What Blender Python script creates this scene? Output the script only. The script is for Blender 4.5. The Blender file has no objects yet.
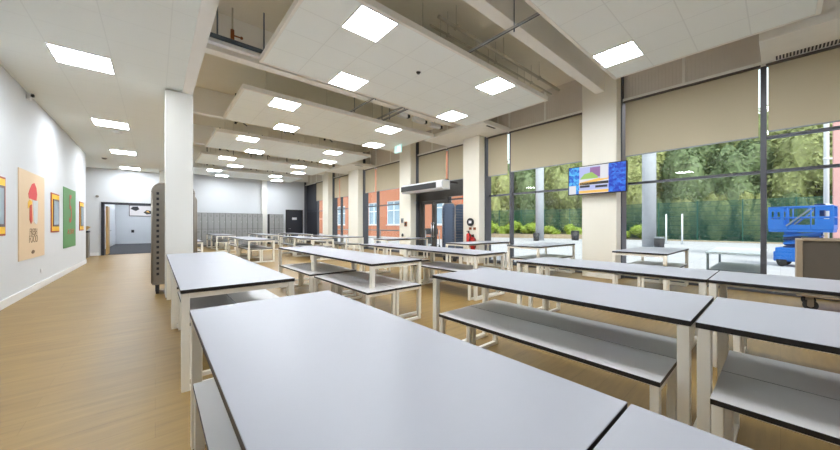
import bpy, bmesh, math, random
from mathutils import Vector, Matrix
random.seed(7)
scene = bpy.context.scene
COL = scene.collection
PI = math.pi

# ------------------------------------------------------------------ materials
def lin(c):
    out = []
    for v in c[:3]:
        v = v / 255.0
        out.append(v / 12.92 if v <= 0.04045 else ((v + 0.055) / 1.055) ** 2.4)
    return (out[0], out[1], out[2], 1.0)

def mat(name, rgb, rough=0.5, metal=0.0, var=0.04, scale=6.0, spec=0.5, bump=0.0):
    m = bpy.data.materials.new(name); m.use_nodes = True
    nt = m.node_tree; b = nt.nodes['Principled BSDF']
    b.inputs['Roughness'].default_value = rough
    b.inputs['Metallic'].default_value = metal
    b.inputs['Specular IOR Level'].default_value = spec
    tc = nt.nodes.new('ShaderNodeTexCoord')
    n = nt.nodes.new('ShaderNodeTexNoise'); n.inputs['Scale'].default_value = scale; n.inputs['Detail'].default_value = 4
    nt.links.new(tc.outputs['Object'], n.inputs['Vector'])
    mx = nt.nodes.new('ShaderNodeMix'); mx.data_type = 'RGBA'
    c = lin(rgb)
    mx.inputs[6].default_value = tuple(x * (1 - var) for x in c[:3]) + (1,)
    mx.inputs[7].default_value = tuple(min(1, x * (1 + var)) for x in c[:3]) + (1,)
    nt.links.new(n.outputs['Fac'], mx.inputs[0])
    nt.links.new(mx.outputs[2], b.inputs['Base Color'])
    if bump:
        bp = nt.nodes.new('ShaderNodeBump'); bp.inputs['Strength'].default_value = bump
        bp.inputs['Distance'].default_value = 0.01
        nt.links.new(n.outputs['Fac'], bp.inputs['Height']); nt.links.new(bp.outputs['Normal'], b.inputs['Normal'])
    return m

def emit(name, rgb, strength):
    m = bpy.data.materials.new(name); m.use_nodes = True
    nt = m.node_tree; b = nt.nodes['Principled BSDF']
    b.inputs['Base Color'].default_value = (0.02, 0.02, 0.02, 1)
    b.inputs['Emission Color'].default_value = lin(rgb)
    b.inputs['Emission Strength'].default_value = strength
    return m

def tile_mat(name, rgb, step, ox, oy, rough=0.9, line=0.007, dark=0.86):
    """mineral-fibre ceiling tiles: thin darker joints on a square grid"""
    m = mat(name, rgb, rough, var=0.02, scale=60)
    nt = m.node_tree; b = nt.nodes['Principled BSDF']
    src = b.inputs['Base Color'].links[0].from_socket
    tc = nt.nodes.new('ShaderNodeTexCoord'); sp = nt.nodes.new('ShaderNodeSeparateXYZ')
    nt.links.new(tc.outputs['Object'], sp.inputs[0])
    facs = []
    for k, off in ((0, ox), (1, oy)):
        a = nt.nodes.new('ShaderNodeMath'); a.operation = 'SUBTRACT'; a.inputs[1].default_value = off - 50 * step
        nt.links.new(sp.outputs[k], a.inputs[0])
        w = nt.nodes.new('ShaderNodeMath'); w.operation = 'PINGPONG'; w.inputs[1].default_value = step / 2
        nt.links.new(a.outputs[0], w.inputs[0])
        l = nt.nodes.new('ShaderNodeMath'); l.operation = 'LESS_THAN'; l.inputs[1].default_value = line
        nt.links.new(w.outputs[0], l.inputs[0]); facs.append(l)
    mx = nt.nodes.new('ShaderNodeMath'); mx.operation = 'MAXIMUM'
    nt.links.new(facs[0].outputs[0], mx.inputs[0]); nt.links.new(facs[1].outputs[0], mx.inputs[1])
    mix = nt.nodes.new('ShaderNodeMix'); mix.data_type = 'RGBA'
    c = lin(rgb); mix.inputs[7].default_value = tuple(x * dark for x in c[:3]) + (1,)
    nt.links.new(mx.outputs[0], mix.inputs[0]); nt.links.new(src, mix.inputs[6])
    nt.links.new(mix.outputs[2], b.inputs['Base Color'])
    return m

def brick_mat(name, c1, c2, mortar, scale, bw, rh, ms, rot=(0, 0, 0), rough=0.8, grain=None, coat=0.0):
    m = bpy.data.materials.new(name); m.use_nodes = True
    nt = m.node_tree; b = nt.nodes['Principled BSDF']; b.inputs['Roughness'].default_value = rough
    tc = nt.nodes.new('ShaderNodeTexCoord'); mp = nt.nodes.new('ShaderNodeMapping')
    mp.inputs['Rotation'].default_value = rot
    nt.links.new(tc.outputs['Object'], mp.inputs[0])
    br = nt.nodes.new('ShaderNodeTexBrick')
    br.inputs['Color1'].default_value = lin(c1); br.inputs['Color2'].default_value = lin(c2); br.inputs['Mortar'].default_value = lin(mortar)
    br.inputs['Scale'].default_value = scale; br.inputs['Brick Width'].default_value = bw; br.inputs['Row Height'].default_value = rh
    br.inputs['Mortar Size'].default_value = ms
    nt.links.new(mp.outputs[0], br.inputs['Vector'])
    out = br.outputs['Color']
    if grain:
        mp2 = nt.nodes.new('ShaderNodeMapping'); mp2.inputs['Scale'].default_value = grain
        nt.links.new(tc.outputs['Object'], mp2.inputs[0])
        n = nt.nodes.new('ShaderNodeTexNoise'); n.inputs['Scale'].default_value = 1.0; n.inputs['Detail'].default_value = 6
        n.inputs['Roughness'].default_value = 0.65
        nt.links.new(mp2.outputs[0], n.inputs['Vector'])
        ramp = nt.nodes.new('ShaderNodeMapRange'); ramp.inputs[1].default_value = 0.3; ramp.inputs[2].default_value = 0.7
        ramp.inputs[3].default_value = 0.8; ramp.inputs[4].default_value = 1.14
        nt.links.new(n.outputs['Fac'], ramp.inputs[0])
        mu = nt.nodes.new('ShaderNodeMix'); mu.data_type = 'RGBA'; mu.blend_type = 'MULTIPLY'; mu.inputs[0].default_value = 1
        nt.links.new(out, mu.inputs[6]); nt.links.new(ramp.outputs[0], mu.inputs[7]); out = mu.outputs[2]
    nt.links.new(out, b.inputs['Base Color'])
    return m

def glass_mat(name, tint=(0.93, 0.97, 0.96)):
    m = bpy.data.materials.new(name); m.use_nodes = True
    nt = m.node_tree; nt.nodes.clear()
    o = nt.nodes.new('ShaderNodeOutputMaterial'); mx = nt.nodes.new('ShaderNodeMixShader')
    t = nt.nodes.new('ShaderNodeBsdfTransparent'); t.inputs[0].default_value = tint + (1,)
    g = nt.nodes.new('ShaderNodeBsdfGlossy'); g.inputs['Roughness'].default_value = 0.0
    f = nt.nodes.new('ShaderNodeFresnel'); f.inputs[0].default_value = 1.62
    ge = nt.nodes.new('ShaderNodeNewGeometry')     # the inner face of the pane must not mirror totally
    sb = nt.nodes.new('ShaderNodeMath'); sb.operation = 'SUBTRACT'; sb.inputs[0].default_value = 1.0
    ml = nt.nodes.new('ShaderNodeMath'); ml.operation = 'MULTIPLY'
    nt.links.new(ge.outputs['Backfacing'], sb.inputs[1]); nt.links.new(f.outputs[0], ml.inputs[0]); nt.links.new(sb.outputs[0], ml.inputs[1])
    nt.links.new(ml.outputs[0], mx.inputs[0]); nt.links.new(t.outputs[0], mx.inputs[1]); nt.links.new(g.outputs[0], mx.inputs[2])
    nt.links.new(mx.outputs[0], o.inputs[0])
    return m

M = {}
M['floor'] = brick_mat('oak_vinyl_floor', (148, 119, 64), (142, 113, 59), (130, 102, 51), 1.0, 1.22, 0.18, 0.0015,
                       rough=0.42, grain=(1.6, 16, 1))
M['wall'] = mat('white_wall_paint', (214, 217, 220), 0.75, var=0.015, scale=3)
M['column'] = mat('white_column_paint', (230, 229, 223), 0.6, var=0.015, scale=3)
M['pillar'] = mat('warm_white_pillar_paint', (240, 235, 220), 0.6, var=0.015, scale=3)
M['slab'] = mat('soffit_paint', (236, 230, 214), 0.85, var=0.04, scale=2)
M['beam'] = mat('beam_paint', (246, 244, 238), 0.7, var=0.02)
M['tile'] = tile_mat('raft_tiles', (246, 251, 248), 0.6, 0, 0, dark=0.9)
M['ceil_tile'] = tile_mat('ceiling_tiles', (240, 244, 240), 0.6, -1.06, 6.07, dark=0.93, line=0.005)
M['raft_edge'] = mat('raft_edge_trim', (240, 238, 230), 0.6)
M['diffuser'] = emit('light_diffuser', (240, 246, 253), 39.0)
M['top'] = mat('white_laminate', (166, 168, 176), 0.38, var=0.01, scale=20, spec=0.4)
M['edge'] = mat('black_laminate_edge', (34, 30, 30), 0.5)
M['seat'] = mat('grey_laminate', (208, 207, 205), 0.36, var=0.02, scale=20, spec=0.4)
M['frame'] = mat('cream_powder_coat', (250, 246, 234), 0.45, var=0.02)
M['dark_frame'] = mat('anthracite_aluminium', (92, 94, 100), 0.4, metal=0.2)
M['door_frame'] = mat('bronze_grey_aluminium', (82, 79, 76), 0.45, metal=0.2)
M['blind'] = mat('beige_blind_fabric', (196, 185, 158), 0.9, var=0.03, scale=150)
M['blind_box'] = mat('dark_blind_cassette', (92, 86, 80), 0.6)
M['rail_grey'] = mat('grey_aluminium_rail', (150, 156, 160), 0.4, metal=0.4)
M['louvre'] = mat('grey_louvre', (224, 217, 207), 0.7)
M['trim'] = mat('cream_trim', (244, 242, 235), 0.6)
M['glass'] = glass_mat('window_glass')
M['steel'] = mat('brushed_steel', (150, 143, 134), 0.38, metal=0.75, var=0.12, scale=9)
M['rack_blue'] = mat('blue_grey_steel', (84, 98, 120), 0.45, metal=0.4, var=0.1)
M['steel_dark'] = mat('dark_steel_slots', (52, 52, 56), 0.5, metal=0.3)
M['black'] = mat('black_plastic', (26, 27, 30), 0.45)
M['rubber'] = mat('black_rubber', (40, 40, 42), 0.8)
M['chrome'] = mat('zinc_plated_steel', (190, 192, 194), 0.3, metal=0.9)
M['conduit'] = mat('painted_conduit', (196, 190, 172), 0.5, metal=0.2)
M['tray'] = mat('galvanised_cable_tray', (98, 110, 122), 0.45, metal=0.5)
M['copper'] = mat('copper_valve', (150, 92, 52), 0.4, metal=0.6)
M['white_plastic'] = mat('white_plastic', (232, 233, 234), 0.4)
M['red'] = mat('red_enamel', (198, 34, 26), 0.35)
M['locker'] = mat('grey_locker_steel', (150, 151, 150), 0.5, var=0.05)
M['locker_gap'] = mat('locker_shadow_gap', (92, 92, 92), 0.7)
M['door_dark'] = mat('charcoal_door', (44, 46, 54), 0.5)
M['oak'] = mat('oak_door_leaf', (205, 165, 100), 0.5, var=0.1, scale=3)
M['carpet'] = mat('grey_carpet', (66, 66, 70), 0.95, var=0.15, scale=60)
M['tan'] = mat('tan_poster', (226, 200, 165), 0.6, var=0.02)
M['poster_red'] = mat('poster_red', (214, 62, 60), 0.6)
M['poster_orange'] = mat('poster_orange_red', (200, 70, 40), 0.6)
M['poster_pale'] = mat('poster_pale_grey', (214, 217, 218), 0.6)
M['poster_yellow'] = mat('poster_yellow', (238, 192, 60), 0.6)
M['ink'] = mat('poster_brown_ink', (128, 100, 68), 0.6)
M['green'] = mat('green_poster', (98, 150, 94), 0.6, var=0.03)
M['green_red'] = mat('green_poster_red', (196, 86, 64), 0.6)
M['nb_red'] = mat('notice_red_brown', (172, 62, 30), 0.5)
M['nb_yellow'] = mat('notice_yellow', (248, 200, 40), 0.5)
M['nb_glass'] = mat('notice_screen', (168, 186, 198), 0.25, var=0.25, scale=5)
M['nb_dark'] = mat('notice_dark_frame', (72, 36, 30), 0.4)
M['cage'] = mat('brown_grey_panel', (96, 88, 78), 0.6, var=0.08)
M['cage_trim'] = mat('taupe_trolley_frame', (168, 152, 130), 0.5)
M['pave'] = brick_mat('pale_paving', (190, 189, 192), (183, 182, 186), (171, 170, 174), 1.0, 0.6, 0.4, 0.006, rough=0.85)
M['soil'] = mat('leaf_litter', (176, 160, 136), 0.95, var=0.3, scale=3)
M['fence'] = mat('green_mesh_fence', (34, 92, 78), 0.6)
M['leaf_a'] = mat('leaf_mid_green', (148, 156, 100), 0.6, var=0.6, scale=4)
M['leaf_b'] = mat('leaf_olive_green', (166, 172, 112), 0.6, var=0.55, scale=4)
M['leaf_c'] = mat('leaf_dark_green', (112, 130, 88), 0.6, var=0.6, scale=4)
M['leaf_y'] = mat('leaf_yellow_green', (156, 178, 72), 0.6, var=0.35, scale=2)
M['bark'] = mat('brown_bark', (96, 80, 62), 0.9, var=0.3, scale=8, bump=0.5)
M['concrete'] = mat('pale_concrete_column', (178, 182, 190), 0.7, var=0.1, scale=3)
M['brick'] = brick_mat('orange_brick', (214, 92, 50), (200, 80, 42), (196, 128, 98), 4.0, 0.9, 0.3, 0.03, rot=(PI / 2, 0, PI / 2))
M['pink'] = mat('pink_render', (232, 178, 176), 0.8, var=0.04)
M['upvc'] = mat('white_window_frame', (236, 240, 244), 0.4)
M['matt_white'] = mat('matt_white_board', (238, 241, 244), 0.85)
M['sky_glass'] = mat('painted_sky_window', (150, 176, 196), 0.12, var=0.25, scale=0.8)  # sky reflection put into the colour of the brick building's panes
M['lift_blue'] = mat('scissor_lift_blue', (36, 112, 204), 0.45, var=0.08)
M['lift_dark'] = mat('scissor_lift_dark_blue', (22, 48, 96), 0.5)
M['bin_dark'] = mat('dark_bin', (58, 58, 62), 0.6)
M['scr_blue'] = emit('screen_blue', (20, 96, 214), 0.9)
M['scr_white'] = emit('screen_white', (226, 226, 232), 0.8)
M['scr_black'] = emit('screen_black', (20, 24, 34), 0.6)
M['scr_yellow'] = emit('screen_yellow', (240, 190, 90), 0.9)
M['scr_green'] = emit('screen_green', (150, 190, 90), 0.9)
M['scr_purple'] = emit('screen_purple', (140, 96, 150), 0.9)
M['scr_sky'] = emit('screen_pale_blue', (170, 180, 226), 0.9)
M['exit'] = emit('exit_sign_green', (176, 226, 214), 0.9)
M['exit_white'] = emit('exit_sign_white', (236, 250, 246), 1.0)

def screen_noise(name, a, b, scale, s):
    m = bpy.data.materials.new(name); m.use_nodes = True
    nt = m.node_tree; bs = nt.nodes['Principled BSDF']; bs.inputs['Base Color'].default_value = (0, 0, 0, 1)
    tc = nt.nodes.new('ShaderNodeTexCoord'); v = nt.nodes.new('ShaderNodeTexVoronoi'); v.inputs['Scale'].default_value = scale
    r = nt.nodes.new('ShaderNodeValToRGB'); r.color_ramp.elements[0].color = lin(a); r.color_ramp.elements[1].color = lin(b)
    r.color_ramp.elements[0].position = 0.25
    nt.links.new(tc.outputs['Object'], v.inputs['Vector']); nt.links.new(v.outputs['Color'], r.inputs[0])
    nt.links.new(r.outputs[0], bs.inputs['Emission Color']); bs.inputs['Emission Strength'].default_value = s
    return m
M['scr_mosaic_light'] = screen_noise('screen_mosaic_light', (10, 84, 200), (90, 200, 250), 22, 0.9)
M['scr_mosaic_deep'] = screen_noise('screen_mosaic_deep', (8, 50, 180), (50, 130, 235), 22, 0.9)

# ------------------------------------------------------------------ mesh builder
class MB:
    def __init__(s): s.bm = bmesh.new()
    def box(s, x0, x1, y0, y1, z0, z1, mi=0, bev=0.0, seg=1, top=None):
        """axis-aligned box; top: a different material index for its upper face"""
        x0, x1 = min(x0, x1), max(x0, x1); y0, y1 = min(y0, y1), max(y0, y1); z0, z1 = min(z0, z1), max(z0, z1)
        t = bmesh.new()
        bmesh.ops.create_cube(t, size=1.0, matrix=Matrix.Translation(((x0 + x1) / 2, (y0 + y1) / 2, (z0 + z1) / 2)) @ Matrix.Diagonal((x1 - x0, y1 - y0, z1 - z0, 1)))
        if bev > 0: bmesh.ops.bevel(t, geom=t.edges[:], offset=bev, segments=seg, affect='EDGES', profile=0.5)
        t.normal_update()
        for f in t.faces:
            f.material_index = mi
            if top is not None and f.normal.z > 0.5: f.material_index = top
        s.merge(t); return s
    def merge(s, t):
        me = bpy.data.meshes.new('tmp'); t.to_mesh(me); t.free(); s.bm.from_mesh(me); bpy.data.meshes.remove(me)
    def tube(s, a, b, r, mi=0, n=10, r2=None, smooth=True):
        a, b = Vector(a), Vector(b); d = b - a; L = d.length
        t = bmesh.new()
        bmesh.ops.create_cone(t, cap_ends=True, segments=n, radius1=r, radius2=r if r2 is None else r2, depth=L,
                              matrix=Matrix.Translation((a + b) / 2) @ d.to_track_quat('Z', 'Y').to_matrix().to_4x4())
        for f in t.faces: f.material_index = mi; f.smooth = smooth and len(f.verts) == 4
        s.merge(t); return s
    def bar(s, a, b, w, h, mi=0):
        """rectangular bar from a to b"""
        a, b = Vector(a), Vector(b); d = b - a
        t = bmesh.new()
        bmesh.ops.create_cube(t, size=1.0, matrix=Matrix.Translation((a + b) / 2) @ d.to_track_quat('Z', 'Y').to_matrix().to_4x4() @ Matrix.Diagonal((w, h, d.length, 1)))
        for f in t.faces: f.material_index = mi
        s.merge(t); return s
    def path(s, pts, r, mi=0, n=8):
        for p, q in zip(pts, pts[1:]): s.tube(p, q, r, mi, n)
        for p in pts[1:-1]:
            t = bmesh.new(); bmesh.ops.create_uvsphere(t, u_segments=n, v_segments=6, radius=r, matrix=Matrix.Translation(p))
            for f in t.faces: f.material_index = mi; f.smooth = True
            s.merge(t)
        return s
    def prism(s, pts, axis, a, b, mi=0):
        """polygon pts extruded along axis ('x','y','z') from a to b"""
        def v3(p, k): return {'x': (k, p[0], p[1]), 'y': (p[0], k, p[1]), 'z': (p[0], p[1], k)}[axis]
        t = bmesh.new()
        va = [t.verts.new(v3(p, a)) for p in pts]; vb = [t.verts.new(v3(p, b)) for p in pts]
        t.faces.new(va); t.faces.new(vb)
        n = len(pts)
        for i in range(n): t.faces.new((va[i], va[(i + 1) % n], vb[(i + 1) % n], vb[i]))
        bmesh.ops.recalc_face_normals(t, faces=t.faces[:])
        for f in t.faces: f.material_index = mi
        s.merge(t); return s
    def sphere(s, c, r, mi=0, sc=(1, 1, 1), u=14, v=8):
        t = bmesh.new(); bmesh.ops.create_uvsphere(t, u_segments=u, v_segments=v, radius=r, matrix=Matrix.Translation(c) @ Matrix.Diagonal(sc + (1,)))
        for f in t.faces: f.material_index = mi; f.smooth = True
        s.merge(t); return s
    def build(s, name, mats, parent=None, loc=None, rz=0):
        me = bpy.data.meshes.new(name); s.bm.to_mesh(me); s.bm.free()
        for m in (mats if isinstance(mats, (list, tuple)) else [mats]): me.materials.append(M[m])
        o = bpy.data.objects.new(name, me); COL.objects.link(o)
        if parent is not None: o.parent = parent
        if loc is not None: o.location = loc
        if rz: o.rotation_euler.z = rz
        return o

def tag(o, label, cat, group=None, kind=None):
    if label: o['label'] = label
    if cat: o['category'] = cat
    if group: o['group'] = group
    if kind: o['kind'] = kind
    return o
def thing(name, label, cat, loc=(0, 0, 0), rz=0, group=None):
    o = bpy.data.objects.new(name, None); COL.objects.link(o); o.location = loc; o.rotation_euler.z = rz
    o.empty_display_size = 0.1
    return tag(o, label, cat, group)
def structure(o): o['kind'] = 'structure'; return o
def kids(o): return [c for c in COL.objects if c.parent == o]
def copy_tree(o, parent=None):
    c = o.copy(); COL.objects.link(c)
    if parent is not None: c.parent = parent
    for ch in CH.get(o.name, []):
        k = ch.copy(); COL.objects.link(k); k.parent = c
        for g in CH.get(ch.name, []):
            h = g.copy(); COL.objects.link(h); h.parent = k
    return c
CH = {}
def freeze(o):
    """remember the children of a prototype so copying stays quick"""
    CH[o.name] = kids(o)
    for c in CH[o.name]: CH[c.name] = kids(c)
    return o
def place(proto, first, loc, rz, label, group=None, scale=None):
    o = proto if first else copy_tree(proto)
    o.location = loc; o.rotation_euler.z = rz; o['label'] = label
    if group: o['group'] = group
    if scale: o.scale = scale
    return o
ORD = ['first', 'second', 'third', 'fourth', 'fifth', 'sixth', 'seventh', 'eighth', 'ninth', 'tenth', 'eleventh', 'twelfth', 'thirteenth', 'fourteenth', 'fifteenth', 'sixteenth']

def text_mesh(body, size, matname, depth=0.001, align='CENTER'):
    cu = bpy.data.curves.new('lettering', 'FONT'); cu.body = body; cu.size = size; cu.extrude = depth
    cu.align_x = align; cu.align_y = 'CENTER'
    ob = bpy.data.objects.new('lettering', cu); COL.objects.link(ob)
    bpy.context.view_layer.update()
    me = bpy.data.meshes.new_from_object(ob.evaluated_get(bpy.context.evaluated_depsgraph_get()))
    bpy.data.objects.remove(ob); bpy.data.curves.remove(cu)
    me.materials.clear(); me.materials.append(M[matname])
    return me

# ------------------------------------------------------------------ camera
cam = bpy.data.cameras.new('camera'); co = bpy.data.objects.new('camera', cam); COL.objects.link(co)
cam.sensor_width = 36; cam.lens = 309 / 840 * 36
co.location = (0, 0, 1.22); co.rotation_euler = (PI / 2, 0, -math.radians(40.6))
cam.shift_y = 0.5 / 840; cam.clip_start = 0.02; cam.clip_end = 300
scene.camera = co

# ------------------------------------------------------------------ room shell
XL, XW = -1.7, 8.38          # left wall face, glazing line
YB, YF = -4.0, 22.3
CZ, TOP = 3.55, 5.0          # corridor ceiling, soffit
structure(MB().box(-3.4, 8.55, YB - .2, 30, -0.15, 0).build('floor', 'floor'))
structure(MB().box(-3.4, 8.6, YB - .2, YF + .2, TOP, TOP + .2).build('ceiling', 'slab'))
structure(MB().box(XL, .36, YB, 18, CZ, CZ + .08).box(-3.2, XL, 14.6, 18, CZ, CZ + .08).build('ceiling_corridor', 'ceil_tile'))
structure(MB().box(XL - .2, XL, YB, 14.6, 0, CZ).build('wall_left', 'wall'))
structure(MB().box(XL - .2, XL, YB, 14.6, CZ, TOP).build('wall_left_upper', 'wall'))
structure(MB().box(-3.2, XL - .2, 14.4, 14.6, 0, TOP).box(-3.4, -3.2, 14.4, 18, 0, TOP).build('wall_alcove', 'wall'))
structure(MB().box(-3.4, 8.6, YB - .2, YB, 0, TOP).build('wall_back', 'wall'))
structure(MB().box(-3.4, -1.67, 18, 18.2, 0, TOP).box(-1.67, -.02, 18, 18.2, 2.18, TOP).box(-.02, .4, 18, 18.2, 0, TOP)
          .build('wall_corridor_end', 'wall'))
structure(MB().box(.25, .4, 18.2, YF, 0, TOP).build('wall_return', 'wall'))
structure(MB().box(.4, 8.6, YF, YF + .2, 0, TOP).build('wall_far', 'wall'))
structure(MB().box(.36, .5, YB, 18, CZ - .03, TOP).build('trim_bulkhead', 'beam'))
structure(MB().box(XL, XL + .018, YB, 14.6, 0, .13, bev=.004).build('baseboard_left', 'white_plastic'))
structure(MB().box(-3.2, -1.74, 17.982, 18, 0, .13).build('baseboard_corridor', 'white_plastic'))
structure(MB().box(.4, 6.8, YF - .018, YF, 0, .13).build('baseboard_far', 'white_plastic'))
structure(MB().box(5.3, 5.62, YF - .22, YF, 0, TOP, bev=.005).build('trim_pilaster', 'column'))
# columns along the bulkhead
for i, (x, y) in enumerate([(.32, 6.95), (.27, 17.15)]):
    w = .19 if i == 0 else .14
    structure(MB().box(x - w, x + w, y - .2, y + .2, 0, CZ - .03, bev=.008).build('trim_column' if i == 0 else 'trim_column_far', 'column'))
# window-side pillars and the cross beams that land on them
PILL = [(-1.46, -.74), (2.39, 3.13), (6.26, 6.94), (9.75, 10.5), (14.02, 15.05), (17.62, 18.4)]
for i, (a, b) in enumerate(PILL):
    structure(MB().box(7.85, 8.14, a, b, 0, TOP, bev=.01).box(8.14, 8.32, a + .06, b - .06, 0, TOP).build('trim_pillar_%d' % (i + 1), 'pillar'))
for k in range(-1, 6):
    y = 2.73 + 3.85 * k
    if y > YF: continue
    structure(MB().box(.5, 8.3, y - .1, y + .1, 4.3, TOP, bev=.006).build('trim_beam_%d' % (k + 2), 'beam'))

# room beyond the corridor doorway
structure(MB().box(-1.95, .25, 18.2, 28, 0, .012).build('floor_lobby', 'carpet'))
structure(MB().box(-2.1, -1.95, 18.2, 28, 0, 3).build('wall_lobby_left', 'wall'))
structure(MB().box(-1.95, .25, 28, 28.2, 0, 3).box(.25, .4, YF + .2, 28, 0, 3).build('wall_lobby_back', 'wall'))
structure(MB().box(-2.1, .25, 18.2, 28.2, 3, 3.1).build('ceiling_lobby', 'wall'))
structure(MB().box(-1.67, -1.58, 17.96, 18.24, 0, 2.18).box(-.1, -.02, 17.96, 18.24, 0, 2.18).box(-1.67, -.02, 17.96, 18.24, 2.1, 2.18)
          .build('trim_doorway', 'door_dark'))
d = tag(MB().box(-1.56, -1.5, 18.22, 19.0, .01, 2.02, bev=.004).build('door_leaf', 'oak'), 'pale oak door standing open inside the dark corridor doorway', 'door')
MB().tube((-1.49, 18.9, 1.0), (-1.44, 18.9, 1.0), .012).tube((-1.44, 18.9, 1.0), (-1.44, 18.78, 1.0), .01).build('door_handle', 'chrome', d)
t = thing('wall_screen', 'wide wall screen on the back wall of the carpeted lobby', 'screen', (-.68, 27.93, 2.2))
MB().box(-.63, .63, 0, .06, -.36, .36, bev=.008).build('bezel', 'black', t)
q = MB().box(-.6, .6, -.006, 0, -.33, .33).build('display', 'scr_white', t)
MB().prism([(-.56, .12), (-.45, .27), (-.2, .29), (-.12, .1), (-.3, -.02)], 'y', -.012, -.006).prism([(.08, -.1), (.25, .06), (.52, .0), (.56, -.18), (.25, -.24)], 'y', -.012, -.006).build('picture_motif', 'scr_black', q)
MB().prism([(.2, -.05), (.32, .02), (.4, -.12)], 'y', -.018, -.012).build('picture_accent', 'scr_yellow', q)
for yy, lab in ((20.0, 'unseen square ceiling light added to brighten the lobby, just inside the doorway'), (23.0, 'unseen square ceiling light added to brighten the middle of the carpeted lobby'), (26.2, 'unseen square ceiling light added to brighten the lobby by its wall screen')):
    lb = thing('ceiling_light', lab, 'light', (-.9, yy, 3.0), group='added lobby lights')  # lamps out of view, added to brighten the lobby
    MB().box(-.3, .3, -.3, .3, -.03, 0).build('frame', 'white_plastic', lb)
    MB().box(-.285, .285, -.285, .285, -.036, -.03).build('diffuser', 'diffuser', lb)
tag(MB().box(-1.2, -1.06, 27.98, 28.0, .75, .93, bev=.004).build('wall_socket', 'black'), 'small dark socket plate low on the lobby back wall', 'socket')

# ------------------------------------------------------------------ ceiling rafts with lights
RX0, RX1, RZ = 1.4, 6.85, 4.1
def make_raft():
    r = thing('ceiling_raft', '', 'ceiling raft')
    MB().box(0.0, 5.4, 0, 2.4, .006, .05).build('tile_panel', 'tile', r)
    e = MB()
    for a in ((-.045, 0, -.05, 2.45), (5.4, 5.445, -.05, 2.45), (0, 5.4, -.05, 0), (0, 5.4, 2.4, 2.45)):
        e.box(a[0], a[1], a[2], a[3], 0, .1, bev=.004)
    e.build('edge_trim', 'raft_edge', r)
    for x in (.5, 2.0, 3.4, 4.9):
        for y in (.4, 2.0): MB().tube((x, y, .05), (x, y, .9), .005, n=6).build('hanger_rod', 'conduit', r)
    return r
raft = freeze(make_raft())
raft_proto_light = None
def make_light():
    l = thing('ceiling_light', '', 'light')
    fr = MB()
    for a in ((-.297, -.283, -.297, .297), (.283, .297, -.297, .297), (-.283, .283, -.297, -.283), (-.283, .283, .283, .297)):
        fr.box(*a, -.012, 0)
    fr.build('frame', 'white_plastic', l)
    MB().box(-.283, .283, -.283, .283, -.009, 0).build('diffuser', 'diffuser', l)
    return l
light = freeze(make_light())
RN = ['nearest', 'second', 'third', 'fourth', 'fifth', 'farthest']
first = True
LP = [('front left', 2.34 - 1.44, .3), ('rear left', 2.94 - 1.44, 2.1), ('front right', 5.34 - 1.44, .3), ('rear right', 5.94 - 1.44, 2.1)]
used_light = [False]
def put_light(x, y, z, label, group):
    o = place(light, not used_light[0], (x, y, z), 0, label, group); used_light[0] = True; return o
for i in range(6):
    y0 = 3.54 + 3.85 * (i - 1)
    place(raft, i == 0, (1.44, y0, RZ), 0, ['white tiled ceiling raft cut by the top right of the photo',
          'largest white tiled ceiling raft hanging in the middle of the photo',
          'white tiled ceiling raft just behind the largest one', 'third white tiled ceiling raft counted back from the largest one',
          'fourth white tiled ceiling raft counted back from the largest one', 'farthest white tiled ceiling raft in front of the far wall'][i], 'suspended ceiling rafts')
    for nm, lx, ly in LP:
        put_light(1.44 + lx, y0 + ly, RZ + .006, 'square %s light in %s' % (nm, ['the ceiling raft at the top right', 'the largest ceiling raft', 'the raft behind the largest one',
                  'the third raft back from the largest', 'the fourth raft back from the largest', 'the farthest ceiling raft'][i]), 'raft lights')
for k, y in enumerate([2.74, 6.37, 9.99, 13.6, 17.2]):
    put_light(-.765, y, CZ, ['square corridor ceiling light overhead, before the first one in view', 'largest square light in the corridor ceiling by the left wall', 'second square light along the corridor ceiling',
              'third square light along the corridor ceiling', 'farthest square light of the corridor ceiling near the end wall'][k], 'corridor lights')
def dome(x, y, z, label, name='smoke_detector', cat='detector', r=.055, head='black'):
    d = thing(name, label, cat, (x, y, z), group='ceiling detectors')
    MB().tube((0, 0, -.012), (0, 0, 0), r, n=20).build('mounting_ring', 'white_plastic', d)
    MB().tube((0, 0, -.042), (0, 0, -.012), r * .45, n=16, r2=r * .8).build('sensor_head', head, d)
dome(3.75, 4.42, RZ + .006, 'small round black detector under the largest ceiling raft')
dome(-1.33, 15.2, CZ, 'dark round detector at the far end of the corridor ceiling', r=.09, head='steel')
dome(-.72, 10.75, CZ, 'pale round detector behind the second corridor light', r=.12, head='white_plastic')
d = thing('wall_sensor', 'tiny grey sensor at the top of the left wall under the ceiling', 'sensor', (XL, 8.55, 3.47))
MB().box(0, .05, -.05, .05, -.05, .05, bev=.01).build('housing', 'white_plastic', d); MB().box(.05, .09, -.04, .01, .0, .05, bev=.008).build('lens', 'steel_dark', d)
tag(MB().tube((-1.78, 17.95, 2.4), (-1.78, 18.0, 2.4), .05, n=16).build('wall_bell', 'steel'), 'small round grey sounder on the wall left of the doorway', 'sounder')

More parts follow.
